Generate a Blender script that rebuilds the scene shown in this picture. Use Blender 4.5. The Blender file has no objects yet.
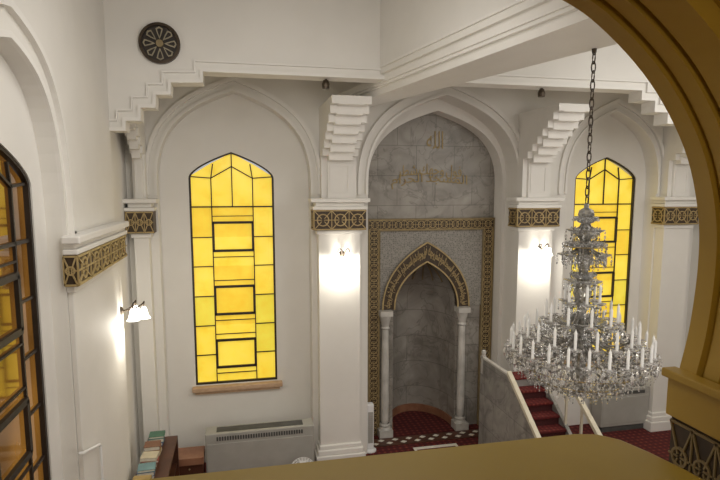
import bpy, bmesh, math, random
from mathutils import Vector, Matrix
random.seed(4)
S = bpy.context.scene
C = S.collection
try:
    S.view_settings.view_transform = 'Standard'
except Exception: pass
PI = math.pi
# ------------------------------------------------------------------ camera
H = 3.95; A = math.radians(12.5); P = math.radians(7.0); F = 560.0; CY = 256.8
cd = bpy.data.cameras.new('camera'); cam = bpy.data.objects.new('camera', cd); C.objects.link(cam)
cam.location = (0, 0, H); cam.rotation_euler = (PI/2-P, 0, -A)
cd.sensor_width = 36; cd.lens = F/720*36; cd.shift_y = (CY-240)/720; cd.clip_start = 0.02
S.camera = cam
def ray(px, py):
    u = (px-360)/F; v = -(py-CY)/F
    sa, ca, sp, cp = math.sin(A), math.cos(A), math.sin(P), math.cos(P)
    return (u*ca+v*sa*sp+sa*cp, -u*sa+v*ca*sp+ca*cp, v*cp-sp)
def W(px, py, Y):
    d = ray(px, py); t = Y/d[1]; return (d[0]*t, H+d[2]*t)
def WX(px, py, X):
    d = ray(px, py); t = X/d[0]; return (d[1]*t, H+d[2]*t)
# ------------------------------------------------------------------ materials
def mat(name, col, rough=.5, metal=0, emit=None, es=0, trans=0, col2=None, scale=8, detail=3, bump=0, ramp=(.35,.65), spec=None):
    m = bpy.data.materials.new(name); m.use_nodes = True
    nt = m.node_tree; b = nt.nodes['Principled BSDF']
    b.inputs['Base Color'].default_value = (*col, 1); b.inputs['Roughness'].default_value = rough
    b.inputs['Metallic'].default_value = metal
    if trans: b.inputs['Transmission Weight'].default_value = trans
    if spec is not None: b.inputs['Specular IOR Level'].default_value = spec
    if emit: b.inputs['Emission Color'].default_value = (*emit, 1); b.inputs['Emission Strength'].default_value = es
    if col2 or bump:
        tc = nt.nodes.new('ShaderNodeTexCoord'); n = nt.nodes.new('ShaderNodeTexNoise')
        n.inputs['Scale'].default_value = scale; n.inputs['Detail'].default_value = detail
        nt.links.new(tc.outputs['Object'], n.inputs['Vector'])
        if col2:
            r = nt.nodes.new('ShaderNodeValToRGB'); r.color_ramp.elements[0].position = ramp[0]; r.color_ramp.elements[1].position = ramp[1]
            r.color_ramp.elements[0].color = (*col, 1); r.color_ramp.elements[1].color = (*col2, 1)
            nt.links.new(n.outputs['Fac'], r.inputs['Fac']); nt.links.new(r.outputs['Color'], b.inputs['Base Color'])
            if emit: nt.links.new(r.outputs['Color'], b.inputs['Emission Color'])
        if bump:
            bp = nt.nodes.new('ShaderNodeBump'); bp.inputs['Strength'].default_value = bump; bp.inputs['Distance'].default_value = .02
            nt.links.new(n.outputs['Fac'], bp.inputs['Height']); nt.links.new(bp.outputs['Normal'], b.inputs['Normal'])
    return m
M = {}
M['wall'] = mat('wall_paint', (.75,.725,.675), .7, col2=(.78,.755,.705), scale=2)
M['trim'] = mat('trim_paint', (.77,.745,.70), .6, col2=(.80,.775,.73), scale=3)
M['gold'] = mat('pale_gilt', (.38,.275,.12), .5, .1, col2=(.48,.36,.17), scale=14)
M['gold2'] = mat('faded_gilt', (.30,.26,.18), .5, .1, col2=(.38,.33,.23), scale=14)
M['gold3'] = mat('worn_gilt', (.23,.175,.085), .6, .1, col2=(.30,.23,.12), scale=14)
M['gold4'] = mat('inscription_gilt', (.30,.215,.085), .5, .1, col2=(.36,.265,.11), scale=14)
M['brown'] = mat('dark_brown_paint', (.040,.025,.014), .5, col2=(.062,.038,.020), scale=20)
M['arch'] = mat('ochre_paint', (.46,.30,.045), .40, col2=(.52,.345,.058), scale=3)
M['ledge'] = mat('ledge_paint', (.39,.27,.030), .36, col2=(.45,.315,.042), scale=2)
def marble(name, c0, c1, joints=True, scale=2.4):
    m = bpy.data.materials.new(name); m.use_nodes = True; nt = m.node_tree; b = nt.nodes['Principled BSDF']
    b.inputs['Roughness'].default_value = .4
    tc = nt.nodes.new('ShaderNodeTexCoord'); n = nt.nodes.new('ShaderNodeTexNoise'); n.inputs['Scale'].default_value = scale; n.inputs['Detail'].default_value = 9; n.inputs['Distortion'].default_value = 1.2
    nt.links.new(tc.outputs['Object'], n.inputs['Vector'])
    r = nt.nodes.new('ShaderNodeValToRGB'); e = r.color_ramp.elements; e[0].position = .32; e[0].color = (*c0, 1); e[1].position = .68; e[1].color = (*c1, 1)
    nt.links.new(n.outputs['Fac'], r.inputs['Fac'])
    v = nt.nodes.new('ShaderNodeTexNoise'); v.inputs['Scale'].default_value = 1.7; v.inputs['Detail'].default_value = 5; v.inputs['Distortion'].default_value = 2.0
    nt.links.new(tc.outputs['Object'], v.inputs['Vector'])
    vr = nt.nodes.new('ShaderNodeValToRGB'); e = vr.color_ramp.elements; e[0].position = .475; e[0].color = (0,0,0,1); e[1].position = .525; e[1].color = (0,0,0,1); x = e.new(.5); x.color = (1,1,1,1)
    nt.links.new(v.outputs['Fac'], vr.inputs['Fac'])
    mx = nt.nodes.new('ShaderNodeMixRGB'); mx.inputs['Color2'].default_value = (*[q*.62 for q in c0], 1)
    mm = nt.nodes.new('ShaderNodeMath'); mm.operation = 'MULTIPLY'; mm.inputs[1].default_value = .55
    nt.links.new(vr.outputs['Color'], mm.inputs[0]); nt.links.new(mm.outputs[0], mx.inputs['Fac']); nt.links.new(r.outputs['Color'], mx.inputs['Color1'])
    out = mx.outputs['Color']
    if joints:
        sp = nt.nodes.new('ShaderNodeSeparateXYZ'); nt.links.new(tc.outputs['Object'], sp.inputs[0])
        ad = nt.nodes.new('ShaderNodeMath'); nt.links.new(sp.outputs[0], ad.inputs[0]); nt.links.new(sp.outputs[1], ad.inputs[1])
        cb = nt.nodes.new('ShaderNodeCombineXYZ'); nt.links.new(ad.outputs[0], cb.inputs[0]); nt.links.new(sp.outputs[2], cb.inputs[1])
        bk = nt.nodes.new('ShaderNodeTexBrick'); bk.inputs['Scale'].default_value = 1; bk.inputs['Brick Width'].default_value = .62; bk.inputs['Row Height'].default_value = .46; bk.inputs['Mortar Size'].default_value = .005; bk.offset = 0.5
        bk.inputs['Color1'].default_value = (1,1,1,1); bk.inputs['Color2'].default_value = (.86,.86,.86,1); bk.inputs['Mortar'].default_value = (.55,.55,.55,1)
        nt.links.new(cb.outputs[0], bk.inputs['Vector'])
        m2 = nt.nodes.new('ShaderNodeMixRGB'); m2.blend_type = 'MULTIPLY'; m2.inputs['Fac'].default_value = 1
        nt.links.new(out, m2.inputs['Color1']); nt.links.new(bk.outputs['Color'], m2.inputs['Color2']); out = m2.outputs['Color']
    nt.links.new(out, b.inputs['Base Color']); return m
M['marble'] = marble('grey_marble', (.24,.22,.19), (.40,.37,.33))
M['marble_d'] = marble('grey_veined_marble', (.23,.22,.20), (.41,.39,.355), True, 3.5)
M['marble_l'] = mat('pale_marble', (.44,.42,.385), .35, col2=(.61,.585,.54), scale=5, detail=8)
M['black'] = mat('black_lead', (.02,.015,.01), .5, col2=(.03,.02,.015), scale=9)
M['y1'] = mat('yellow_glass', (.70,.48,.030), .3, emit=(1,.75,.1), es=.84, col2=(.80,.61,.08), scale=5, detail=5, bump=.3, ramp=(.25,.75))
M['y2'] = mat('amber_glass', (.65,.42,.025), .3, emit=(1,.6,.05), es=.84, col2=(.75,.52,.05), scale=5, detail=5, bump=.3, ramp=(.25,.75))
M['y3'] = mat('olive_glass', (.60,.46,.03), .3, emit=(.7,.6,.1), es=.84, col2=(.70,.57,.07), scale=5, detail=5, bump=.3, ramp=(.25,.75))
M['a1'] = mat('brown_amber_glass', (.065,.026,.004), .05, emit=(.3,.1,.02), es=.75, col2=(.21,.095,.016), scale=1.3, spec=1)
M['sill'] = mat('tan_stone', (.50,.33,.20), .5, col2=(.58,.40,.26), scale=12)
M['metal'] = mat('beige_enamel', (.36,.35,.315), .45, col2=(.40,.39,.355), scale=4)
M['dark'] = mat('dark_grille', (.06,.06,.055), .6, col2=(.09,.09,.085), scale=8)
M['white'] = mat('white_plastic', (.8,.8,.8), .4, col2=(.85,.85,.84), scale=4)
M['iron'] = mat('dark_bronze', (.05,.035,.025), .4, .6, col2=(.08,.06,.04), scale=12)
M['shade'] = mat('frosted_shade', (1,.95,.85), .4, emit=(1,.93,.8), es=4, col2=(1,.97,.9), scale=3)
M['crystal'] = mat('cut_crystal', (.88,.87,.84), .06, trans=.82, col2=(1,.99,.97), scale=30)
M['crystal2'] = mat('smoky_crystal', (.20,.19,.17), .12, trans=.45, col2=(.52,.50,.46), scale=40)
M['brass'] = mat('aged_brass', (.35,.27,.14), .3, .8, col2=(.45,.36,.2), scale=20)
M['candle'] = mat('white_candle', (.84,.83,.81), .5, col2=(.88,.87,.85), scale=6)
M['wood'] = mat('dark_wood', (.06,.022,.012), .4, col2=(.10,.035,.018), scale=5)
M['wood2'] = mat('red_wood', (.25,.11,.06), .45, col2=(.33,.16,.09), scale=6)
M['rail'] = mat('cream_rail', (.66,.60,.46), .4, col2=(.72,.66,.52), scale=8)
M['paper'] = mat('paper', (.70,.66,.56), .8, col2=(.75,.71,.62), scale=40)
def carpet(name, sc, a, b_, c):
    m = bpy.data.materials.new(name); m.use_nodes = True; nt = m.node_tree; b = nt.nodes['Principled BSDF']
    b.inputs['Roughness'].default_value = .95
    tc = nt.nodes.new('ShaderNodeTexCoord'); v = nt.nodes.new('ShaderNodeTexVoronoi'); v.inputs['Scale'].default_value = sc; v.inputs['Randomness'].default_value = .15
    nt.links.new(tc.outputs['Object'], v.inputs['Vector'])
    r = nt.nodes.new('ShaderNodeValToRGB'); e = r.color_ramp.elements
    e[0].position = .12; e[0].color = a; e[1].position = .24; e[1].color = b_
    x = e.new(.55); x.color = c
    nt.links.new(v.outputs['Distance'], r.inputs['Fac']); nt.links.new(r.outputs['Color'], b.inputs['Base Color']); return m
M['carpet'] = carpet('patterned_red_carpet', 11, (.20,.045,.025,1), (.11,.008,.008,1), (.06,.005,.005,1))
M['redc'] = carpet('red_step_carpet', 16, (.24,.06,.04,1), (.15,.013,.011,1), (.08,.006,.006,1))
M['riser'] = mat('shaded_red_riser', (.04,.005,.005), .9, col2=(.065,.008,.008), scale=40)  # darker than the treads: the riser's shade is put into its colour
def honey():
    m = bpy.data.materials.new('carved_stone_tracery'); m.use_nodes = True; nt = m.node_tree; b = nt.nodes['Principled BSDF']
    b.inputs['Roughness'].default_value = .6
    tc = nt.nodes.new('ShaderNodeTexCoord'); v = nt.nodes.new('ShaderNodeTexVoronoi'); v.feature = 'DISTANCE_TO_EDGE'; v.inputs['Scale'].default_value = 34; v.inputs['Randomness'].default_value = .5
    nt.links.new(tc.outputs['Object'], v.inputs['Vector'])
    r = nt.nodes.new('ShaderNodeValToRGB'); e = r.color_ramp.elements
    e[0].position = .06; e[0].color = (.33,.31,.275,1); e[1].position = .24; e[1].color = (.18,.168,.15,1)
    nt.links.new(v.outputs['Distance'], r.inputs['Fac']); nt.links.new(r.outputs['Color'], b.inputs['Base Color']); return m
M['tracery'] = honey()
# ------------------------------------------------------------------ helpers
def thing(name, label, cat, loc=(0,0,0), rotz=0, group=None):
    o = bpy.data.objects.new(name, None); C.objects.link(o); o.location = loc; o.rotation_euler = (0,0,rotz); o.empty_display_size = .1
    o['label'] = label; o['category'] = cat
    if group: o['group'] = group
    return o
def tag(o, label, cat, group=None, kind=None):
    o['label'] = label; o['category'] = cat
    if group: o['group'] = group
    if kind: o['kind'] = kind
    return o
def link(name, me, m, parent=None, world=False, smooth=False):
    for mm in (m if isinstance(m, (list, tuple)) else [m]): me.materials.append(mm)
    if smooth:
        for p in me.polygons: p.use_smooth = True
    o = bpy.data.objects.new(name, me); C.objects.link(o)
    if parent:
        o.parent = parent
        if world and parent.type == 'EMPTY': o.matrix_parent_inverse = Matrix.Translation(-Vector(parent.location))
    return o
def obj(name, bm, m, parent=None, world=False, smooth=False):
    bmesh.ops.recalc_face_normals(bm, faces=bm.faces)
    me = bpy.data.meshes.new(name); bm.to_mesh(me); bm.free()
    return link(name, me, m, parent, world, smooth)
def struct(o, label=None):
    o['kind'] = 'structure'
    if label: o['label'] = label
    return o
def NB(): return bmesh.new()
def box(bm, x0, x1, y0, y1, z0, z1, mi=0, bev=0):
    vs = [bm.verts.new((x, y, z)) for z in (z0, z1) for y in (y0, y1) for x in (x0, x1)]
    fs = [bm.faces.new([vs[i] for i in q]) for q in ((0,1,3,2),(4,6,7,5),(0,4,5,1),(2,3,7,6),(0,2,6,4),(1,5,7,3))]
    for f in fs: f.material_index = mi
    if bev: bmesh.ops.bevel(bm, geom=list({e for f in fs for e in f.edges}), offset=bev, segments=2, affect='EDGES', profile=.5)
    return bm
def lathe(bm, prof, c=(0,0,0), n=24, mi=0):
    rings = []
    for r, z in prof:
        rings.append([bm.verts.new((c[0]+r*math.cos(2*PI*i/n), c[1]+r*math.sin(2*PI*i/n), c[2]+z)) for i in range(n)] if r > 1e-5 else [bm.verts.new((c[0], c[1], c[2]+z))])
    for a, b in zip(rings, rings[1:]):
        for i in range(n):
            j = (i+1) % n
            if len(a) == 1 and len(b) == 1: continue
            if len(a) == 1: f = bm.faces.new((a[0], b[j], b[i]))
            elif len(b) == 1: f = bm.faces.new((a[i], a[j], b[0]))
            else: f = bm.faces.new((a[i], a[j], b[j], b[i]))
            f.material_index = mi
    return bm
def tube(bm, pts, r, n=6, closed=False):
    pts = [Vector(p) for p in pts]; rings = []; N = len(pts)
    for i, p in enumerate(pts):
        if closed: d = pts[(i+1) % N]-pts[i-1]
        else: d = pts[min(i+1, N-1)]-pts[max(i-1, 0)]
        d.normalize(); a = d.cross(Vector((0,0,1)))
        if a.length < 1e-3: a = d.cross(Vector((0,1,0)))
        a.normalize(); b = d.cross(a)
        rr = r[i] if isinstance(r, (list, tuple)) else r
        rings.append([bm.verts.new(p+a*rr*math.cos(2*PI*k/n)+b*rr*math.sin(2*PI*k/n)) for k in range(n)])
    prs = list(zip(rings, rings[1:]))
    if closed: prs.append((rings[-1], rings[0]))
    for a, b in prs:
        for k in range(n): bm.faces.new((a[k], a[(k+1) % n], b[(k+1) % n], b[k]))
    if not closed:
        bm.faces.new(rings[0]); bm.faces.new(rings[-1][::-1])
    return bm
def prism(bm, loop, f0, f1):
    a = [bm.verts.new(f0(*p)) for p in loop]; b = [bm.verts.new(f1(*p)) for p in loop]
    n = len(loop)
    bm.faces.new(a); bm.faces.new(b[::-1])
    for i in range(n): bm.faces.new((a[i], b[i], b[(i+1) % n], a[(i+1) % n]))
    return bm
def plate(name, loops, d0, d1, m, plane='Y', parent=None, world=False):
    cu = bpy.data.curves.new('t', 'CURVE'); cu.dimensions = '2D'; cu.fill_mode = 'BOTH'; cu.extrude = abs(d1-d0)/2
    for lp in loops:
        s = cu.splines.new('POLY'); s.points.add(len(lp)-1)
        for i, (u, v) in enumerate(lp): s.points[i].co = (u, v, 0, 1)
        s.use_cyclic_u = True
    o = bpy.data.objects.new('t', cu); C.objects.link(o)
    bpy.context.view_layer.update()
    me = bpy.data.meshes.new_from_object(o.evaluated_get(bpy.context.evaluated_depsgraph_get()))
    bpy.data.objects.remove(o); bpy.data.curves.remove(cu); me.materials.clear()
    mid = (d0+d1)/2
    for v in me.vertices:
        u, w, k = v.co
        v.co = (u, mid+k, w) if plane == 'Y' else ((mid+k, u, w) if plane == 'X' else (u, w, mid+k))
    bm = bmesh.new(); bm.from_mesh(me); bmesh.ops.remove_doubles(bm, verts=bm.verts, dist=1e-5); bmesh.ops.recalc_face_normals(bm, faces=bm.faces); bm.to_mesh(me); bm.free()
    me.name = name
    for p in me.polygons: p.material_index = 0; p.use_smooth = False
    return link(name, me, m, parent, world)
def bez(p0, p1, p2, p3, n):
    r = []
    for i in range(n+1):
        t = i/n; s = 1-t
        r.append(tuple(s**3*a+3*s*s*t*b+3*s*t*t*c+t**3*d for a, b, c, d in zip(p0, p1, p2, p3)))
    return r
def arch(xl, xr, zs, za, z0=None, n=14, k1=.62, k2=(.42,.83)):
    w = (xr-xl)/2; h = za-zs; xc = (xl+xr)/2
    L = bez((xl, zs), (xl, zs+k1*h), (xl+k2[0]*w, zs+k2[1]*h), (xc, za), n)
    R = [(2*xc-x, z) for x, z in L[::-1]][1:]
    pts = L+R
    if z0 is not None: pts = [(xl, z0)]+pts+[(xr, z0)]
    return pts
def ring(a, b): return a+b[::-1]
def rect(x0, x1, z0, z1): return [(x0, z0), (x1, z0), (x1, z1), (x0, z1)]
def strip(bm, p, q, w, t, f):
    p = Vector(p); q = Vector(q); d = q-p
    if d.length < 1e-6: return
    d.normalize(); n = Vector((-d.y, d.x))*w/2
    cs = [p+n, q+n, q-n, p-n]
    a = [bm.verts.new(f(c.x, c.y, 0)) for c in cs]; b = [bm.verts.new(f(c.x, c.y, t)) for c in cs]
    bm.faces.new(b)
    for i in range(4): bm.faces.new((a[i], a[(i+1) % 4], b[(i+1) % 4], b[i]))
def lattice(bm, u0, u1, v0, v1, n, f, w=.012, t=.012, vertical=False):
    """a row of n cells: circle with a cross in it, tied to the borders"""
    if vertical:
        g = lambda u, v, k: f(v, u, k); a0, a1, b0, b1 = v0, v1, u0, u1
    else: g = f; a0, a1, b0, b1 = u0, u1, v0, v1
    cw = (a1-a0)/n; hh = b1-b0; bc = (b0+b1)/2
    for z in (b0+w, b1-w): strip(bm, (a0, z), (a1, z), w*1.3, t, g)
    for i in range(n):
        c = a0+cw*(i+.5); r = min(cw, hh)*.33
        for sx in (-1, 1):
            for sz in (-1, 1):
                strip(bm, (c+sx*r*.25, bc+sz*r*.25), (c+sx*cw/2, bc+sz*(hh/2-w)), w*.8, t, g)
        strip(bm, (c-cw/2, bc), (c-r*.2, bc), w*.8, t, g); strip(bm, (c+r*.2, bc), (c+cw/2, bc), w*.8, t, g)
        strip(bm, (c-cw/2, bc-hh/2+w), (c-cw/2, bc+hh/2-w), w*.7, t, g)
        for k in range(12):
            a = 2*PI*k/12; b = 2*PI*(k+1)/12
            strip(bm, (c+r*math.cos(a), bc+r*math.sin(a)), (c+r*math.cos(b), bc+r*math.sin(b)), w*1.1, t*1.1, g)
# ------------------------------------------------------------------ SETTING
XL = -1.36; XR = 7.3; YF = 7.75; YB = 8.0; YM = 8.4; TOP = 5.75
YQ = 6.35; BT = .22
bm = NB(); box(bm, -1.9, 7.6, -2.2, 10.2, -.12, 0); struct(obj('floor', bm, M['carpet']), 'red patterned carpet floor of the prayer hall')
bm = NB(); box(bm, -1.9, 7.6, .9, YQ+BT, 7.0, 7.12); struct(obj('ceiling', bm, M['wall']), 'high pale ceiling of the hall')
bm = NB(); box(bm, -1.9, 7.6, YQ+BT, 8.6, TOP, TOP+.1); struct(obj('ceiling', bm, M['wall']), 'low ceiling strip behind the cross beam')
wl, _ = W(191, 250, YB); wr, _ = W(275, 250, YB); wa = W(233, 152, YB)[1]; ws = W(191, 178, YB)[1]; wb = W(233, 383, YB)[1]
w3l, _ = W(572, 250, YB); w3r, _ = W(632, 250, YB)
b1l, b1r = W(153, 220, YF)[0], W(316, 220, YF)[0]
b2l, b2r = W(365, 220, YF)[0], W(519, 220, YF)[0]
b3l, b3r = W(562, 220, YF)[0], W(657, 220, YF)[0]
ZS = 4.02
h1 = arch(b1l+.07, b1r-.07, ZS, 5.22, -.1); h2 = arch(b2l+.04, b2r-.04, ZS, 5.27, -.1); h3 = arch(b3l+.05, b3r-.05, ZS, 5.12, -.1)
struct(plate('wall_arcade', [rect(-1.5, XR, -.12, TOP), h1, h2, h3], YF, YB, M['wall']), 'pale arcade wall with three pointed arches')
win1 = arch(wl, wr, ws, wa, wb, k1=.3, k2=(.5,.72)); win3 = arch(w3l, w3r, ws, wa, wb, k1=.3, k2=(.5,.72))
struct(plate('wall_back', [rect(-1.6, XR, -.12, TOP), win1, win3, h2], YB, YM, M['wall']), 'pale back wall holding the two yellow windows')
n_ = 0
for (l, r, za, s) in ((b1l, b1r, 5.22, .07), (b2l, b2r, 5.27, .04), (b3l, b3r, 5.12, .05)):
    for (o0, o1, y) in ((.0, .035, .03), (.10, .15, .045)):
        a = arch(l+s-o0, r-s+o0, ZS, za+o0*1.2, 3.86); b = arch(l+s-o1, r-s+o1, ZS, za+o1*1.2, 3.86)
        n_ += 1; struct(plate('trim_%d' % n_, [ring(b, a)], YF-y, YF, M['trim']), 'raised moulding around a pointed arch')
a = arch(b2l+.04, b2r-.04, ZS, 5.27, -.1); b = arch(b2l+.13, b2r-.10, ZS, 5.1, -.1)
struct(plate('trim_7', [ring(a, b)], 8.12, YM, M['trim']), 'inner stepped reveal of the mihrab arch')
n_ = 7
# ---------------- windows
def window(idx, label, hole, l, r, zb, zs, za, f, mats, weights, glass_d, plane='Y', thick=1.0, sill=True):
    ax = 1 if plane == 'Y' else 0
    def P(loops, d0, d1, name, m, parent=None):
        a = f(0, 0, d0); b = f(0, 0, d1)
        return plate(name, loops, min(a[ax], b[ax]), max(a[ax], b[ax]), m, plane, parent)
    w = r-l; xc = (l+r)/2; t = .026*thick
    inn = arch(l+t, r-t, zs, za-t*.9, zb+t, k1=.3, k2=(.5,.72))
    fr = P([hole, inn], -.02, -.06, 'window_%d' % idx, M['black']); struct(fr, label)
    x1 = l+.255*w; x2 = r-.255*w; hgt = zs-zb
    zt = zb+hgt*.865
    bm = NB(); g = lambda u, v, k: f(u, v, -.055+k)
    bw = .015*thick
    zz = [zb+hgt*q for q in (.145,.29,.435,.58,.72)]
    for x in (x1, x2): strip(bm, (x, zb), (x, zs+.0), bw, .02, g)
    for z in zz: strip(bm, (l, z), (x1, z), bw*.9, .02, g); strip(bm, (x2, z), (r, z), bw*.9, .02, g)
    strip(bm, (l, zt), (r, zt), bw*1.3, .02, g)
    strip(bm, (xc, zt), (xc, za), bw, .02, g)
    strip(bm, (x1, zs), (xc, zs+(za-zs)*.45), bw, .02, g); strip(bm, (x2, zs), (xc, zs+(za-zs)*.45), bw, .02, g)
    strip(bm, (x1, zs), (l+.02, zs+.02), bw, .02, g); strip(bm, (x2, zs), (r-.02, zs+.02), bw, .02, g)
    strip(bm, (x1, zs), (x1+.03, zs+(za-zs)*.55), bw, .02, g); strip(bm, (x2, zs), (x2-.03, zs+(za-zs)*.55), bw, .02, g)
    for q in (.08, .345, .655):
        z0 = zb+hgt*q; z1 = z0+hgt*.135; k_ = .034*thick
        for (p, s) in (((x1, z0), (x2, z0)), ((x1, z1), (x2, z1)), ((x1+.01, z0), (x1+.01, z1)), ((x2-.01, z0), (x2-.01, z1))): strip(bm, p, s, k_, .028, g)
        strip(bm, (x1, z0-.09), (x2, z0-.09), bw*.7, .02, g); strip(bm, (x1, z1+.09), (x2, z1+.09), bw*.7, .02, g)
    obj('window_bars', bm, M['black'], fr)
    bm = NB()
    rows = [zb]+zz+[zt, zs, za-.02]
    for i, (z0, z1) in enumerate(zip(rows, rows[1:])):
        for (u0, u1) in ((l, x1), (x1, x2), (x2, r)):
            if i == len(rows)-2:
                q = [(max(u0, l), z0), (u1, z0)]
                top = lambda u: zs+(za-zs)*(1-abs(u-xc)/(w/2))
                q += [(u1, top(u1)+.02)]
                if u0 < xc < u1: q.append((xc, za-.01))
                q += [(u0, top(u0)+.02)]
                q = [p for j, p in enumerate(q) if j == 0 or (Vector(p)-Vector(q[j-1])).length > 1e-4]
            else: q = [(u0, z0), (u1, z0), (u1, z1), (u0, z1)]
            fc = bm.faces.new([bm.verts.new(f(u, v, -glass_d)) for u, v in q])
            wts = weights(i, u0 == x1); fc.material_index = random.choices(range(len(mats)), wts)[0]
    obj('window_glass', bm, mats, fr)
    if sill:
        bm = NB(); sx0, sx1 = l-.05, r+.07
        a = f(sx0, zb-.12, -.05); c = f(sx1, zb-.01, .09)
        box(bm, a[0], c[0], min(a[1], c[1]), max(a[1], c[1]), a[2]+.04, c[2], bev=.012)
        box(bm, a[0]+.04, c[0]-.04, YB-.05, YB+.01, a[2], a[2]+.04)
        obj('window_sill', bm, M['sill'], fr)
    return fr
wt = lambda i, c: (1, 5, .1) if (c and 0 < i < 6) else ((6, .6, .3) if i > 3 else ((1, .4, 4) if i in (1, 2) else (3, 2, 1)))
window(1, 'tall yellow stained glass window left of the mihrab', win1, wl, wr, wb, ws, wa, lambda u, v, d: (u, YB-d, v), [M['y1'], M['y2'], M['y3']], wt, .07)
window(2, 'tall yellow stained glass window behind the chandelier', win3, w3l, w3r, wb, ws, wa, lambda u, v, d: (u, YB-d, v), [M['y1'], M['y2'], M['y3']], wt, .07)
# ---------------- left wall, with arch and window
lw0, lw1 = 3.16, 4.26
lz0, lzs, lza = 1.25, 3.96, 4.24
lwin = arch(lw0, lw1, lzs, lza, lz0, k1=.3, k2=(.5,.72))
struct(plate('wall_left', [rect(-2.2, 8.4, -.12, 7.1), lwin], XL-.2, XL, M['wall'], 'X'), 'left wall of the hall')
ky = dict(k1=.75, k2=(.3,.92))
lh = arch(2.84, 4.50, 3.55, 4.80, -.1, **ky)
XP = -1.25
struct(plate('wall_left', [rect(1.6, YQ, -.12, 7.05), lh], XL, XP, M['wall'], 'X'), 'projecting arched layer of the left wall around the dark window')
for (o0, o1, y) in ((.0, .04, .03), (.17, .22, .04)):
    a = arch(2.84-o0, 4.50+o0, 3.55, 4.80+o0, 3.62 if o0 else 3.55, **ky); b = arch(2.84-o1, 4.50+o1, 3.55, 4.80+o1, 3.62 if o0 else 3.55, **ky)
    n_ += 1; struct(plate('trim_%d' % n_, [ring(b, a)], XP, XP+y, M['trim'], 'X'), 'raised moulding around the arch of the left wall')
window(3, 'large dark amber leaded window in the left wall', lwin, lw0, lw1, lz0, lzs, lza, lambda u, v, d: (XL+d+.01, u, v), [M['a1']], lambda i, c: (1,), .055, 'X', 1.3, False)
bm = NB(); box(bm, XR, XR+.15, -2.2, 8.4, -.12, 7.1); struct(obj('wall_right', bm, M['wall']), 'right wall of the hall')
# ---------------- cross beam with stepped corbel outline
steps = [(115,131),(126,131),(126,121),(141,121),(141,108),(156,108),(156,95),(171,95),(171,83),(203,83),(203,72)]
sp = [W(px, py, YQ) for px, py in steps]
zb_ = sp[-1][1]
xr0 = W(640, 100, YQ)[0]
line = [(XP, sp[0][1])]+sp[1:]
rs = [(xr0+.0, zb_), (xr0+.0, zb_-.12), (xr0+.2, zb_-.12), (xr0+.2, zb_-.26), (xr0+.4, zb_-.26), (xr0+.4, zb_-.4), (XR, zb_-.4)]
outl = line+rs
struct(plate('wall_beam', [outl+[(XR, 7.0), (XP, 7.0)]], YQ, YQ+BT, M['wall']), 'pale cross beam with a stepped lower edge')
def raised(dx, dz):
    u = [(x-(dx if i < len(line) else -dx), z+dz) for i, (x, z) in enumerate(outl)]
    u[0] = (XP, u[0][1]); u[-1] = (XR, u[-1][1]); return u
n_ += 1; struct(plate('trim_%d' % n_, [outl+raised(.03,.035)[::-1]], YQ-.03, YQ, M['trim']), 'stepped moulding along the cross beam')
n_ += 1; struct(plate('trim_%d' % n_, [raised(.075,.10)+raised(.09,.12)[::-1]], YQ-.03, YQ, M['trim']), 'thin upper line moulding along the cross beam')
# ---------------- long beam towards the gallery
zb2 = zb_
Lp = W(380, 78, YQ)[0]
YN = 1.4
def beam(nm, dl, dr, z0, z1, yfar):
    lx = lambda y: Lp+dl+(YQ-y)*.178
    rx_ = lambda y: Lp+.62-dr+(YQ-y)*.29
    bm = NB(); q = [(lx(yfar), yfar), (rx_(yfar), yfar), (rx_(YN), YN), (lx(YN), YN)]
    prism(bm, q, lambda a, b: (a, b, z0), lambda a, b: (a, b, z1))
    return struct(obj(nm, bm, M['wall'] if nm[0] == 'w' else M['trim']))
beam('wall_long_beam', 0, 0, zb2+.06, 7.0, YQ+.02)['label'] = 'deep pale beam running from the cross beam to the gallery'
n_ += 1; beam('trim_%d' % n_, -.02, -.02, zb2+.12, zb2+.145, YQ-.04)
n_ += 1; beam('trim_%d' % n_, .04, .04, zb2-.02, zb2+.06, YF+.02)
n_ += 1; beam('trim_%d' % n_, .06, .06, zb2-.05, zb2-.02, YF+.02)
ZSO = zb2-.13
n_ += 1; beam('trim_%d' % n_, .10, .09, ZSO, zb2-.05, YF+.02)
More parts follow.
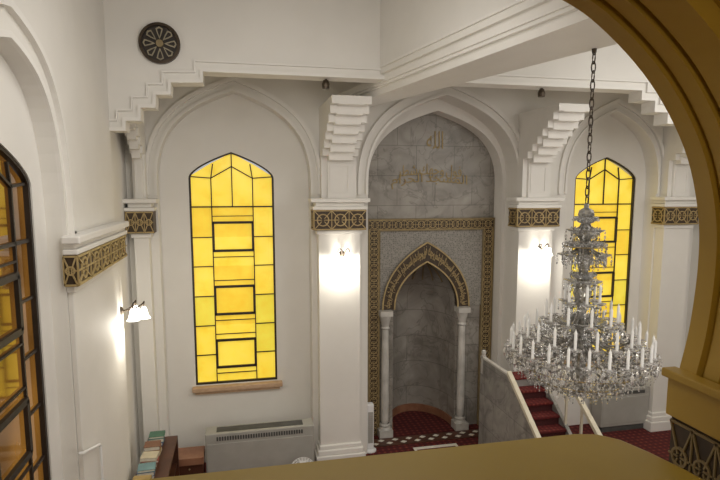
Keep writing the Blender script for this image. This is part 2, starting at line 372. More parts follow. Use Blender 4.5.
# ---------------- columns
def column(x0, x1, yf, label, corbel=True, zband=(3.38, 3.66), nlat=3):
    t = thing('column', label, 'column', ((x0+x1)/2, yf+.1, 0), group='columns with patterned capitals along the back wall')
    bm = NB(); box(bm, x0, x1, yf, YF+.02, 0, zband[0]-.06); obj('shaft', bm, M['wall'], t, True)
    bm = NB(); e = .07
    box(bm, x0-.03, x1+.03, yf-.03, YF, zband[0]-.06, zband[0], bev=.008)
    box(bm, x0-e-.02, x1+e+.02, yf-e-.02, YF, zband[1], zband[1]+.045, bev=.01)
    box(bm, x0-e+.02, x1+e-.02, yf-e+.02, YF, zband[1]+.045, zband[1]+.10, bev=.01)
    box(bm, x0-e-.05, x1+e+.05, yf-e-.05, YF, zband[1]+.10, zband[1]+.155, bev=.012)
    obj('capital_moulding', bm, M['trim'], t, True)
    bm = NB(); box(bm, x0-e, x1+e, yf-e, YF, zband[0], zband[1]); obj('capital_band', bm, M['brown'], t, True)
    bm = NB()
    lattice(bm, x0-e, x1+e, zband[0], zband[1], nlat, lambda u, v, k: (u, yf-e-k, v), w=.013)
    lattice(bm, yf-e, YF, zband[0], zband[1], 1, lambda u, v, k: (x0-e-k, u, v), w=.013)
    obj('lattice', bm, M['gold'], t, True)
    bm = NB()
    box(bm, x0-.07, x1+.07, yf-.08, YF, 0, .16, bev=.01); box(bm, x0-.045, x1+.045, yf-.055, YF, .16, .24, bev=.015); box(bm, x0-.02, x1+.02, yf-.03, YF, .24, .30, bev=.012)
    obj('base', bm, M['trim'], t, True)
    if corbel:
        zc = zband[1]+.155; ztop = ZSO-.002; yend = YQ+BT+.12
        def stair(y, z, ns, ze):
            dz = (ze-z)/ns; dy = (y-yend)/ns
            p = [(YF, zc), (y, zc), (y, z)]
            for i in range(ns):
                p += [(y-dy, z+dz*.02), (y-dy, z+dz)]; y -= dy; z += dz
            return p+[(YF, z)]
        wd = x1-x0
        plate('corbel', [stair(yf-.01, zc+.50, 7, ztop)], x0+wd*.22, x1-wd*.22, M['trim'], 'X', t, True)
        for (a, b) in ((.08, .22), (.78, .92)):
            plate('corbel_flank', [stair(yf+.03, zc+.56, 7, ztop)], x0+wd*a, x0+wd*b, M['trim'], 'X', t, True)
        plate('corbel_panel', [rect(x0+wd*.27, x1-wd*.27, zc+.07, zc+.45), rect(x0+wd*.27+.02, x1-wd*.27-.02, zc+.09, zc+.43)], yf-.022, yf-.01, M['trim'], 'Y', t, True)
    return t
YC = 7.55
cl1 = W(150, 260, YC)[0]
column(XL+.09, cl1, YC, 'narrow corner column with patterned capital left of the first yellow window')
c2a, c2b = W(319, 260, YC)[0], W(360, 260, YC)[0]
column(c2a, c2b, YC, 'lit white column between the left yellow window and the mihrab')
c3a, c3b = W(518, 260, YC)[0], W(548, 260, YC)[0]
column(c3a, c3b+.05, YC, 'lit white column rising behind the pulpit, right of the mihrab')
c4a, c4b = W(662, 260, YC)[0], W(688, 260, YC)[0]
column(c4a, c4b, YC, 'white column at the far right beyond the chandelier')
# left pilaster with its capital
t = thing('wall_pier', 'wide near pier on the left wall with patterned capital band', 'pier', (XP+.03, 5.4, 0))
zb0, zb1 = 3.22, 3.46; ya, yb = 4.52, YQ-.02; XQ = XP+.001; XF = XP+.04
bm = NB(); box(bm, XQ, XF, ya, yb, 0, zb0-.05, bev=.006); obj('shaft', bm, M['wall'], t, True)
bm = NB(); box(bm, XQ, XF+.05, ya-.05, yb+.05, zb0, zb1); obj('capital_band', bm, M['brown'], t, True)
bm = NB(); lattice(bm, ya-.05, yb+.05, zb0, zb1, 5, lambda u, v, k: (XF+.05+k, u, v), w=.015)
lattice(bm, XQ, XF+.05, zb0, zb1, 1, lambda u, v, k: (u, ya-.05-k, v), w=.012); obj('lattice', bm, M['gold'], t, True)
bm = NB()
box(bm, XQ, XF+.07, ya-.07, yb+.07, zb1, zb1+.04, bev=.01); box(bm, XQ, XF+.045, ya-.045, yb+.04, zb1+.04, zb1+.08, bev=.01); box(bm, XQ, XF+.09, ya-.09, yb+.08, zb1+.08, zb1+.14, bev=.012)
box(bm, XQ, XF+.02, ya-.02, yb+.02, zb0-.05, zb0, bev=.006)
obj('capital_moulding', bm, M['trim'], t, True)
bm = NB(); box(bm, XQ, XF+.04, ya-.04, yb+.02, 0, .22, bev=.01); obj('base', bm, M['trim'], t, True)
# ---------------- medallion vent
mx, mz = W(160, 44, YQ); R = .205
t = thing('wall_medallion', 'round dark rosette vent high on the cross beam', 'vent', (mx, YQ, mz))
def disc(bm, r0, r1, y0, y1, n=32, cx=mx, cz=mz):
    for i in range(n):
        a, b = 2*PI*i/n, 2*PI*(i+1)/n
        pts = [(r0, a), (r1, a), (r1, b), (r0, b)]
        lo = [bm.verts.new((cx+r*math.cos(q), y0, cz+r*math.sin(q))) for r, q in pts]; hi = [bm.verts.new((cx+r*math.cos(q), y1, cz+r*math.sin(q))) for r, q in pts]
        bm.faces.new(hi)
        for k in range(4): bm.faces.new((lo[k], lo[(k+1) % 4], hi[(k+1) % 4], hi[k]))
    bmesh.ops.remove_doubles(bm, verts=bm.verts, dist=1e-5)
bm = NB(); disc(bm, .86*R, R, YQ-.001, YQ-.05); obj('rim', bm, M['iron'], t, True)
bm = NB(); disc(bm, .001, .88*R, YQ-.001, YQ-.012); obj('backing', bm, M['black'], t, True)
for k in range(8):
    a = 2*PI*k/8
    loop = [(r*math.cos(a+s), r*math.sin(a+s)) for r, s in ((.22*R, .0), (.5*R, .22), (.74*R, .24), (.82*R, 0), (.74*R, -.24), (.5*R, -.22))]
    inn = [(r*math.cos(a+s), r*math.sin(a+s)) for r, s in ((.32*R, .0), (.5*R, .12), (.70*R, .16), (.75*R, 0), (.70*R, -.16), (.5*R, -.12))]
    plate('petal', [[(mx+x, mz+z) for x, z in loop], [(mx+x, mz+z) for x, z in inn]], YQ-.03, YQ-.012, M['gold2'], 'Y', t, True)
bm = NB(); disc(bm, .001, .18*R, YQ-.001, YQ-.04, 16); obj('boss', bm, M['gold3'], t, True)
for (px, py, lab) in ((326, 96, 'small dark spotlight left of the mihrab arch'), (541, 106, 'small dark spotlight right of the mihrab arch')):
    yy = YQ+.1; x, z = W(px, py, yy); z = zb_-.055
    t = thing('spotlight', lab, 'spotlight', (x, yy, z), group='small spotlights under the cross beam')
    bm = NB(); lathe(bm, [(0,-.05),(.04,-.05),(.045,.0),(.03,.04),(0,.04)], (0,0,0), 16); o = obj('housing', bm, M['iron'], t)
    bm = NB(); box(bm, -.012, .012, -.012, .012, .03, .053); obj('mount', bm, M['iron'], t)
# ---------------- Arabic shaping
forms = {'ا':('\uFE8D','\uFE8E',None,None),'ل':('\uFEDD','\uFEDE','\uFEDF','\uFEE0'),'ه':('\uFEE9','\uFEEA','\uFEEB','\uFEEC'),'ف':('\uFED1','\uFED2','\uFED3','\uFED4'),'و':('\uFEED','\uFEEE',None,None),'ج':('\uFE9D','\uFE9E','\uFE9F','\uFEA0'),'ك':('\uFED9','\uFEDA','\uFEDB','\uFEDC'),'ش':('\uFEB5','\uFEB6','\uFEB7','\uFEB8'),'ط':('\uFEC1','\uFEC2','\uFEC3','\uFEC4'),'ر':('\uFEAD','\uFEAE',None,None),'م':('\uFEE1','\uFEE2','\uFEE3','\uFEE4'),'س':('\uFEB1','\uFEB2','\uFEB3','\uFEB4'),'د':('\uFEA9','\uFEAA',None,None),'ح':('\uFEA1','\uFEA2','\uFEA3','\uFEA4')}
def shape(s):
    out = []
    for w in s.split(' '):
        r = ''
        for i, c in enumerate(w):
            pj = i > 0 and forms[w[i-1]][2] is not None; nj = i < len(w)-1 and forms[c][2] is not None
            r += forms[c][3] if pj and nj else (forms[c][1] if pj else (forms[c][2] if nj else forms[c][0]))
        out.append(r[::-1])
    return ' '.join(out[::-1])
def text(name, s, place, m, parent, off=0.0, ext=.002):
    """place(u, k, d): u, k in 0..1 across the text box, d depth"""
    cu = bpy.data.curves.new('t', 'FONT'); cu.body = s; cu.size = .3; cu.extrude = ext; cu.offset = off; cu.space_word = .5; cu.resolution_u = 4
    o = bpy.data.objects.new('t', cu); C.objects.link(o); bpy.context.view_layer.update()
    me = bpy.data.meshes.new_from_object(o.evaluated_get(bpy.context.evaluated_depsgraph_get())); bpy.data.objects.remove(o)
    me.materials.clear()
    xs = [v.co.x for v in me.vertices]; ys = [v.co.y for v in me.vertices]
    ax, bx_, ay, by = min(xs), max(xs), min(ys), max(ys)
    for v in me.vertices: v.co = place((v.co.x-ax)/(bx_-ax), (v.co.y-ay)/(by-ay), v.co.z)
    return link(name, me, m, parent, True)
# ---------------- mihrab
xm0, xm1 = W(368, 330, YM)[0], W(489, 330, YM)[0]; zt_ = W(428, 219, YM)[1]
fw = .165
nx0, nx1 = W(393, 330, YM)[0], W(455.5, 330, YM)[0]; nzs = W(424, 306, YM)[1]; nza = W(427, 261, YM)[1]
noz = arch(nx0, nx1, nzs, nza, -.1, k1=.5, k2=(.5,.82))
struct(plate('wall_mihrab', [rect(b2l-.1, b2r+.2, -.12, TOP), noz], YM, YM+.1, M['marble']), 'grey marble wall panel of the mihrab bay')
mh = thing('mihrab', 'marble prayer niche with gold patterned frame and pointed calligraphy arch', 'prayer niche', ((nx0+nx1)/2, YM, 0))
plate('frame', [[(xm0, 0), (xm0, zt_), (xm1, zt_), (xm1, 0), (xm1-fw, 0), (xm1-fw, zt_-fw), (xm0+fw, zt_-fw), (xm0+fw, 0)]], YM-.05, YM, M['brown'], 'Y', mh, True)
bm = NB(); g = lambda u, v, k: (u, YM-.05-k, v)
lattice(bm, xm0, xm0+fw, 0, zt_-fw, 20, g, w=.009, t=.008, vertical=True); lattice(bm, xm1-fw, xm1, 0, zt_-fw, 20, g, w=.009, t=.008, vertical=True)
lattice(bm, xm0, xm1, zt_-fw, zt_, 11, g, w=.009, t=.008)
obj('frame_lattice', bm, M['gold'], mh, True)
bm = NB()
for (x, xx) in ((xm0-.012, xm0), (xm0+fw, xm0+fw+.012), (xm1-fw-.012, xm1-fw), (xm1, xm1+.012)): box(bm, x, xx, YM-.07, YM, 0, zt_-(0 if x < xm0 or x >= xm1 else fw))
box(bm, xm0-.012, xm1+.012, YM-.07, YM, zt_, zt_+.012); box(bm, xm0+fw, xm1-fw, YM-.07, YM, zt_-fw-.012, zt_-fw)
obj('frame_edge', bm, M['gold3'], mh, True)
bw_ = .21
ob = arch(nx0-bw_+.02, nx1+bw_-.02, nzs, nza+bw_*1.45, nzs-.02, k1=.5, k2=(.5,.82)); ib = arch(nx0, nx1, nzs, nza, nzs-.02, k1=.5, k2=(.5,.82))
plate('spandrel', [[(xm0+fw+.012, nzs-.02), (xm0+fw+.012, zt_-fw-.012), (xm1-fw-.012, zt_-fw-.012), (xm1-fw-.012, nzs-.02)]+ob[::-1]], YM-.03, YM, M['tracery'], 'Y', mh, True)
plate('arch_band', [ring(ob, ib)], YM-.07, YM+.06, M['brown'], 'Y', mh, True)
bm = NB()
for pl in (ob, ib):
    for p, q in zip(pl, pl[1:]): strip(bm, p, q, .022, .014, lambda u, v, k: (u, YM-.07-k, v))
obj('arch_edge', bm, M['gold'], mh, True)
mids = [Vector(((a[0]+b[0])/2, (a[1]+b[1])/2)) for a, b in zip(ob, ib)]
nrms = [(Vector(a)-Vector(b)) for a, b in zip(ob, ib)]
cum = [0]
for p, q in zip(mids, mids[1:]): cum.append(cum[-1]+(q-p).length)
def on_arch(u, k, d, lo=0.0, hi=1.0):
    s = (lo+(hi-lo)*u)*cum[-1]; i = 0
    while i < len(cum)-2 and cum[i+1] < s: i += 1
    t = (s-cum[i])/max(cum[i+1]-cum[i], 1e-6)
    c = mids[i].lerp(mids[i+1], t); nn = nrms[i].lerp(nrms[i+1], t)
    c = c+nn*((k-.5)*.74)
    return (c.x, YM-.074-d*1.5, c.y)
verse = shape('فول وجهك شطر المسجد الحرام')
for i, (lo, hi) in enumerate(((.012, .265), (.275, .495), (.505, .725), (.735, .988))):
    text('calligraphy', verse if i % 2 else shape('المسجد الحرام شطر وجهك'), lambda u, k, d, lo=lo, hi=hi: on_arch(u, k, d, lo, hi), M['gold'], mh, .004, .004)
bm = NB(); D = .75; xc = (nx0+nx1)/2; w0 = (nx1-nx0)/2
half = [p for p in noz if p[0] <= xc+1e-6]
grid = []
for (x, z) in half:
    w = max(xc-x, 0); grid.append([bm.verts.new((xc-w*math.cos(PI*i/20), YM+.06+D*(w/w0)*math.sin(PI*i/20), max(z, 0))) for i in range(21)])
for a, b in zip(grid, grid[1:]):
    for i in range(20):
        try: bm.faces.new((a[i], a[i+1], b[i+1], b[i]))
        except Exception: pass
bmesh.ops.remove_doubles(bm, verts=bm.verts, dist=1e-5)
obj('niche_shell', bm, M['marble'], mh, True, smooth=True)
bm = NB()
a = [(xc-w0*math.cos(PI*i/20)*.985, YM+.06+D*math.sin(PI*i/20)*.985) for i in range(21)]; b = [(xc-w0*math.cos(PI*i/20)*.94, YM+.06+D*math.sin(PI*i/20)*.95) for i in range(21)]
for i in range(20):
    lo = [(*a[i], .0), (*a[i+1], .0), (*b[i+1], .0), (*b[i], .0)]
    A_ = [bm.verts.new(v) for v in lo]; B_ = [bm.verts.new((v[0], v[1], .13)) for v in lo]
    bm.faces.new(B_)
    for k in range(4): bm.faces.new((A_[k], A_[(k+1) % 4], B_[(k+1) % 4], B_[k]))
bmesh.ops.remove_doubles(bm, verts=bm.verts, dist=1e-5)
obj('niche_plinth', bm, M['wood2'], mh, True)
bm = NB()
for k in range(1, 8):
    ang = PI*k/8; pts = []
    for (x, z) in half[6:]:
        w = max(xc-x, 0)*.97; pts.append((xc-w*math.cos(ang), YM+.06+D*(w/w0)*math.sin(ang), z-.01))
    tube(bm, pts, .012, 5)
obj('vault_ribs', bm, M['gold3'], mh, True)
for px in (385, 461):
    x = W(px, 370, YM-.1)[0]; y = YM-.1
    bm = NB(); lathe(bm, [(.058,.22),(.064,.5),(.06,1.2),(.052,nzs-.32)], (x, y, 0), 20); sh = obj('niche_column', bm, M['marble_l'], mh, True, True)
    bm = NB(); lathe(bm, [(.05,nzs-.32),(.07,nzs-.30),(.055,nzs-.27),(.07,nzs-.2),(.10,nzs-.1)], (x, y, 0), 16); box(bm, x-.1, x+.1, y-.1, y+.1, nzs-.1, nzs-.02); obj('column_capital', bm, M['marble_l'], sh)
    bm = NB(); lathe(bm, [(.075,.22),(.09,.19),(.075,.16),(.10,.12)], (x, y, 0), 16); box(bm, x-.11, x+.11, y-.11, y+.11, 0, .12); obj('column_base', bm, M['marble_l'], sh)
# inscription
x_, z_ = W(435, 140, YM-.01)
ins = thing('inscription', 'gold Arabic calligraphy on the grey marble above the mihrab', 'inscription', (x_, YM-.02, z_))
def flat_text(x, z, wid, hei, y, curve): return lambda u, k, d: (x+(u-.5)*wid, y-d, z+(k-.5)*hei+curve*(1-4*(u-.5)**2))
text('upper_word', shape('الله'), flat_text(x_, z_, .27, .27, YM-.008, 0), M['gold4'], ins, .001)
x_, z_ = W(430, 176, YM-.01)
text('verse', shape('فول وجهك شطر'), flat_text(x_, z_+.04, 1.05, .22, YM-.008, .04), M['gold4'], ins, .001)
text('verse', shape('المسجد الحرام'), flat_text(x_, z_-.10, 1.25, .22, YM-.012, .04), M['gold4'], ins, .001)
# ---------------- minbar
mb = thing('minbar', 'marble pulpit with red carpeted stairs and cream handrails right of the mihrab', 'pulpit', (3.9, 6.4, 0))
X0, X1 = 3.5, 4.36
plate('side_panel', [[(7.5, 0), (7.5, 1.45), (6.66, 1.45), (5.0, .27), (5.0, 0)]], X0, X0+.05, M['marble_d'], 'X', mb, True)
plate('side_panel', [[(7.5, 0), (7.5, 1.22), (7.2, 1.22), (5.6, .06), (5.6, 0)]], X1-.05, X1, M['marble_d'], 'X', mb, True)
bm = NB(); box(bm, X0+.05, X1-.05, 7.2, 7.48, 0, 1.18); obj('platform', bm, M['marble_d'], mb, True)
bm = NB(); box(bm, X0+.05, X1-.05, 7.18, 7.48, 1.18, 1.2); obj('platform_carpet', bm, M['redc'], mb, True)
for i in range(9):
    z = 1.2-.125*(i+1); y1 = 7.2-.175*i; bm = NB()
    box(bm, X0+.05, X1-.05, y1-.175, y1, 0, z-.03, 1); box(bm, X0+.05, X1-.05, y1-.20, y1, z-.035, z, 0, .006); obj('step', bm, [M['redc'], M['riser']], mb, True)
for x in (X0+.025, X1-.025):
    bm = NB(); box(bm, x-.03, x+.03, 6.66, 7.5, 1.45, 1.48, bev=.008); obj('coping', bm, M['marble_l'], mb, True)
    bm = NB(); prism(bm, [(6.66, 1.455), (6.66, 1.515), (5.0, .34), (5.0, .28)], lambda a, b: (x-.03, a, b), lambda a, b: (x+.03, a, b)); obj('handrail', bm, M['rail'], mb, True)
    bm = NB(); box(bm, x-.04, x+.04, 5.0, 5.08, 0, .5, bev=.008); lathe(bm, [(.02,.5),(.03,.51),(.045,.55),(.035,.59),(0,.61)], (x, 5.04, 0), 12); obj('newel_post', bm, M['rail'], mb, True)
    bm = NB(); box(bm, x-.03, x+.03, 7.42, 7.48, 1.22, 1.50, bev=.008); lathe(bm, [(.02,1.50),(.03,1.51),(.035,1.54),(.03,1.57),(0,1.585)], (x, 7.45, 0), 12); obj('newel_post', bm, M['marble_l'], mb, True)
for k, y in enumerate((6.95, 6.55, 6.2, 5.85, 5.5)):
    zt = 1.46 if y > 6.66 else 1.46-(6.66-y)*.708; zb3 = max(1.22-(7.2-y)*.725, .0)
    bm = NB(); box(bm, X1-.04, X1-.012, y-.014, y+.014, zb3-.03, zt); obj('baluster', bm, M['rail'], mb, True)
# ---------------- fan coil units
def coil(x0, x1, yf, h, label):
    t = thing('fan_coil_unit', label, 'radiator', ((x0+x1)/2, yf+.12, 0), group='fan coil units under the windows')
    w = x1-x0; bm = NB(); box(bm, x0, x1, yf, yf+.25, .09, h, bev=.012); obj('body', bm, M['metal'], t, True)
    bm = NB()
    box(bm, x0+.02, x1-.02, yf-.008, yf, .14, h-.14, bev=.004)
    obj('front_panel', bm, M['metal'], t, True)
    bm = NB()
    for i in range(34): xx = x0+w*(.10+.80*i/34); box(bm, xx, xx+w*.015, yf-.006, yf+.001, h-.10, h-.045)
    box(bm, x0+.1*w, x0+.9*w, yf+.05, yf+.2, h, h+.006)
    obj('grille', bm, M['dark'], t, True)
    bm = NB(); box(bm, x0+.03, x1-.03, yf+.02, yf+.24, 0, .09); obj('plinth', bm, M['dark'], t, True)
    return t
ux0, uz = W(205, 435, 7.35); ux1 = W(314, 424, 7.35)[0]
coil(ux0, ux1, 7.35, uz, 'beige fan coil unit under the left yellow window')
vx0 = W(603, 400, 7.6)[0]; vx1 = W(650, 400, 7.6)[0]
coil(vx0, vx1, 7.62, .72, 'beige fan coil unit under the right window behind the chandelier')
# ---------------- sconces
def sconce(loc, rot, label, sc=1, arms=(-1, 1), e=17, grp='twin shade wall lamps'):
    t = thing('wall_sconce', label, 'wall lamp', loc, rot, grp); t.scale = (sc, sc, sc)
    bm = NB()
    lathe(bm, [(0,0),(.045,0),(.04,.015),(.02,.025),(0,.03)], (0,0,0), 16); bmesh.ops.rotate(bm, verts=bm.verts, cent=(0,0,0), matrix=Matrix.Rotation(PI/2, 3, 'X')); obj('backplate', bm, M['iron'], t)
    for s in arms:
        fy = -.13 if s else -.22
        bm = NB(); pts = bez((0,-.02,0), (s*.02,fy*.9,.0), (s*.03,fy*1.15,.12), (s*.07,fy,.08), 8)+[(s*.085,fy,.03)]; tube(bm, pts, .009, 6); arm = obj('arm', bm, M['iron'], t, False, True)
        bm = NB(); lathe(bm, [(.014,.03),(.028,.015),(.035,-.02),(.045,-.06),(.062,-.085),(.058,-.085),(.04,-.055),(.02,.0)], (s*.088,fy,0), 16); obj('shade', bm, M['shade'], arm, False, True)
    ld = bpy.data.lights.new('bulb', 'POINT'); ld.energy = e; ld.color = (1,.94,.82); ld.shadow_soft_size = .05
    lo = bpy.data.objects.new('bulb', ld); C.objects.link(lo); lo.parent = t; lo.location = (0,-.17,-.16)
    return t
x, z = W(342, 254, YC); sconce((x, YC, z), 0, 'twin shade wall lamp on the column left of the mihrab')
x, z = W(539, 249, YC); sconce((x, YC, z), 0, 'twin shade wall lamp on the column right of the mihrab')
z_ = 3.95-(310-188)/560*5.9
t = sconce((XF, 6.2, z_), PI/2, 'wall lamp with a cluster of white shades on the near left pier', 1.05, (-1, 0, 1), 13)
del t['group']
# ---------------- furniture lower left
bc = thing('bookcase', 'low dark wooden bookcase along the left wall', 'bookcase', (-1.0, 6.5, 0))
bx0, bx1, by0, by1, bh = XF+.05, -.80, 5.75, 7.2, .80
bm = NB(); box(bm, bx0, bx1, by0, by1, bh-.03, bh, bev=.005); obj('top', bm, M['wood'], bc, True)
for z in (.04, .42):
    bm = NB(); box(bm, bx0, bx1-.02, by0+.03, by1-.03, z, z+.028); obj('shelf', bm, M['wood'], bc, True)
for y in (by0, by1-.03):
    bm = NB(); box(bm, bx0, bx1, y, y+.03, 0, bh-.03); obj('side_panel', bm, M['wood'], bc, True)
bm = NB(); box(bm, bx0, bx0+.02, by0+.03, by1-.03, .07, bh-.03); obj('back_panel', bm, M['wood'], bc, True)
cols_ = [((.28,.06,.05),'red'),((.07,.16,.11),'green'),((.50,.44,.32),'tan'),((.6,.58,.54),'white'),((.36,.25,.09),'ochre'),((.08,.12,.22),'blue'),((.2,.10,.06),'brown'),((.14,.24,.25),'teal')]
cm = {n: mat('cover_'+n, c, .6, col2=tuple(q*1.15 for q in c), scale=10) for c, n in cols_}
piles = ['nearest pile','second nearest pile','middle pile','second farthest pile','farthest pile']
for s in range(5):
    zc = bh+.001
    for k in range(3):
        c, n = cols_[(s*3+k*2+ (1 if s > 2 else 0)) % 8]; th = .03+.010*((s+k) % 3)
        yy = by0+.15+s*.28; xx = -1.04+.008*((s*k) % 3)
        b = thing('book', '%s book %s of the %s on the bookcase' % (n, ['at the bottom', 'in the middle', 'on top'][k], piles[s]), 'book', (xx, yy, zc), random.uniform(-.08,.08), 'books piled on the bookcase')
        bm = NB(); box(bm, -.09, .09, -.085, .085, 0, .005); box(bm, -.09, .09, -.085, .085, th-.005, th); box(bm, .085, .09, -.085, .085, .005, th-.005); obj('cover', bm, cm[n], b)
        bm = NB(); box(bm, -.085, .085, -.08, .08, .005, th-.005); obj('pages', bm, M['paper'], b)
        zc += th+.001
x0, z1 = W(175, 459, 7.3); x1 = W(203, 459, 7.3)[0]
t = thing('wooden_box', 'small reddish wooden cabinet beside the left fan coil unit', 'cabinet', ((x0+x1)/2, 7.45, 0))
bm = NB(); box(bm, x0, x1, 7.3, 7.6, .0, z1-.10, bev=.004); obj('body', bm, M['wood'], t, True)
bm = NB(); box(bm, x0-.01, x1+.01, 7.27, 7.62, z1-.10, z1, bev=.006); obj('lid', bm, M['wood2'], t, True)
bm = NB(); lathe(bm, [(0,0),(.012,.005),(.01,.02),(0,.025)], (0,0,0), 10); bmesh.ops.rotate(bm, verts=bm.verts, cent=(0,0,0), matrix=Matrix.Rotation(PI/2, 3, 'X')); bmesh.ops.translate(bm, verts=bm.verts, vec=((x0+x1)/2, 7.3, z1-.16)); obj('knob', bm, M['brass'], t, True)
# floor fan
x, z = W(303, 470, 6.95)
t = thing('floor_fan', 'small white round floor fan in front of the fan coil unit', 'fan', (x, 6.95, 0))
bm = NB(); lathe(bm, [(0,0),(.14,0),(.14,.02),(.03,.045),(0,.045)], (0,0,0), 24); obj('base', bm, M['white'], t)
bm = NB(); tube(bm, [(0,0,.03), (0,0,z-.02)], .015, 8); obj('pole', bm, M['white'], t)
rx = Matrix.Rotation(math.radians(40), 3, 'X')
def tilt(bm): bmesh.ops.rotate(bm, verts=bm.verts, cent=(0,0,0), matrix=rx); bmesh.ops.translate(bm, verts=bm.verts, vec=(0,-.02,z)); return bm
bm = NB()
for r, h in ((.17, .02), (.17,-.02), (.13, .035), (.09, .045), (.05, .05)): tube(bm, [(r*math.cos(2*PI*i/28), r*math.sin(2*PI*i/28), h) for i in range(28)], .004, 5, True)
for k in range(24):
    a = 2*PI*k/24; tube(bm, [(.03*math.cos(a), .03*math.sin(a), .05), (.1*math.cos(a), .1*math.sin(a), .043), (.17*math.cos(a), .17*math.sin(a), .02), (.17*math.cos(a), .17*math.sin(a), -.02), (.05*math.cos(a), .05*math.sin(a), -.05)], .003, 4)
obj('cage', tilt(bm), M['white'], t)
bm = NB(); lathe(bm, [(0,.052),(.03,.05),(.035,0),(.05,-.05),(.03,-.09),(0,-.09)], (0,0,0), 16); obj('motor', tilt(bm), M['white'], t)
for k in range(4):
    a = 2*PI*k/4; bm = NB(); vs = [(.03, -.2, .01), (.14, -.45, .012), (.15, .3, -.012), (.03, .3, -.01)]
    bm.faces.new([bm.verts.new((r*math.cos(a+s), r*math.sin(a+s), h)) for r, s, h in vs]); obj('blade', tilt(bm), M['white'], t)
# tower fan
x, zt2 = W(367, 402, 7.9)
t = thing('tower_fan', 'slim white tower fan beside the column at the mihrab', 'fan', (x+.03, 7.85, 0))
bm = NB(); lathe(bm, [(0,0),(.10,0),(.10,.02),(.05,.04),(0,.04)], (0,0,0), 20); obj('base', bm, M['white'], t)
bm = NB(); box(bm, -.055, .055, -.055, .055, .04, zt2, bev=.02); obj('body', bm, M['white'], t)
bm = NB(); box(bm, -.038, .038, -.056, -.054, .14, zt2-.12)
for k in range(14): box(bm, -.035, .035, -.060, -.056, .15+k*(zt2-.3)/14, .15+k*(zt2-.3)/14+.015)
obj('grille', bm, M['metal'], t)
y1, z1 = WX(82, 453, XF+.02); y2, z2 = WX(99, 443, XF+.02)
bm = NB(); tube(bm, [(XF+.002, y1, z1), (XF+.03, y1, z1), (XF+.03, y2-.03, z2+.0), (XF+.03, y2, z2-.03), (XF+.03, y2, z2-.45), (XF+.002, y2, z2-.47)], .012, 8)
tag(obj('wall_pipe', bm, M['white']), 'thin white bent pipe on the near left pier', 'pipe')
# rugs
r = thing('border_mat', 'dark mat with a row of cream lozenges across the mihrab threshold', 'rug', ((b2l+b2r)/2, 8.08, 0))
bm = NB(); box(bm, b2l+.15, b2r-.2, 7.92, 8.18, .001, .012); obj('mat_cloth', bm, M['wood'], r, True)
n = 18
for i in range(n):
    cx = b2l+.23+(b2r-b2l-.46)*i/(n-1); yy = 8.0+(i % 2)*.10; bm = NB()
    prism(bm, [(cx-.055, yy), (cx, yy-.04), (cx+.055, yy), (cx, yy+.04)], lambda a, b: (a, b, .0121), lambda a, b: (a, b, .016)); obj('lozenge', bm, M['paper'], r, True)
pr = thing('prayer_rug', 'small red prayer rug with a cream border before the mihrab', 'rug', (2.6, 7.2, 0))
a0 = W(413, 450, 7.75)[0]; a1 = W(456, 450, 7.75)[0]
bm = NB(); box(bm, a0, a1, 6.7, 7.76, .001, .012); obj('rug_cloth', bm, M['redc'], pr, True)
plate('rug_border', [[(a0, 6.7), (a1, 6.7), (a1, 7.76), (a0, 7.76)], [(a0+.04, 6.76), (a1-.04, 6.76), (a1-.04, 7.69), (a0+.04, 7.69)]], .012, .018, M['paper'], 'Z', pr, True)
# ---------------- chandelier
CX, CYY = 2.80, 4.08; ZT = 3.81; ZS_ = ZSO
ch = thing('chandelier', 'large crystal chandelier with white candles hanging on a chain', 'chandelier', (CX, CYY, 2.17))
O = (CX, CYY, 0)
bm = NB(); z = ZT; k = 0
while z < ZS_-.02:
    ax = Vector((1,0,0)) if k % 2 else Vector((0,1,0))
    pts = [Vector((CX, CYY, z+.04))+ax*.017*math.cos(a)+Vector((0,0,.045*math.sin(a))) for a in [2*PI*i/12 for i in range(12)]]
    tube(bm, pts, .0055, 5, True); z += .07; k += 1
obj('chain', bm, M['iron'], ch, True)
bm = NB(); lathe(bm, [(0,ZS_-.03),(.012,ZS_-.03),(.02,ZS_),(0,ZS_)], O, 20); obj('ceiling_hook', bm, M['iron'], ch, True)
bm = NB(); lathe(bm, [(0,3.83),(.02,3.82),(.02,3.79),(.055,3.77),(.065,3.73),(.03,3.69),(.02,3.66),(.05,3.62),(.08,3.58),(.05,3.54),(.025,3.5),(.04,3.44),(.065,3.36),(.04,3.28),(.03,3.22),(.06,3.16),(.075,3.08),(.04,3.0),(.03,2.9),(.06,2.82),(.08,2.72),(.10,2.62),(.07,2.52),(.05,2.46),(.07,2.40),(.06,2.34),(.03,2.30),(.045,2.27),(.03,2.23),(0,2.20)], O, 20); obj('stem', bm, M['crystal2'], ch, True, True)
def dish(r, z, h):
    bm = NB(); n = 24; lathe(bm, [(.03,z),(r*.6,z+h*.2),(r,z+h),(r*.97,z+h+.008),(r*.55,z+h*.35),(.03,z+.012)], O, n); return obj('dish', bm, M['crystal'], ch, True, True)
dish(.10, 3.66, .05); dish(.16, 3.46, .04); dish(.11, 3.20, .04); dish(.20, 2.80, .05)
bmd = NB(); lathe(bmd, [(0,.012),(.007,.006),(.004,0),(.014,-.018),(.011,-.05),(0,-.085)], (0,0,0), 6)
me_drop = bpy.data.meshes.new('crystal_drop'); bmd.to_mesh(me_drop); bmd.free(); me_drop.materials.append(M['crystal'])
bmc = NB(); lathe(bmc, [(0,0),(.011,0),(.011,.13),(.009,.138),(.004,.150),(0,.168)], (0,0,0), 10); me_c = bpy.data.meshes.new('candle'); bmc.to_mesh(me_c); bmc.free(); me_c.materials.append(M['candle'])
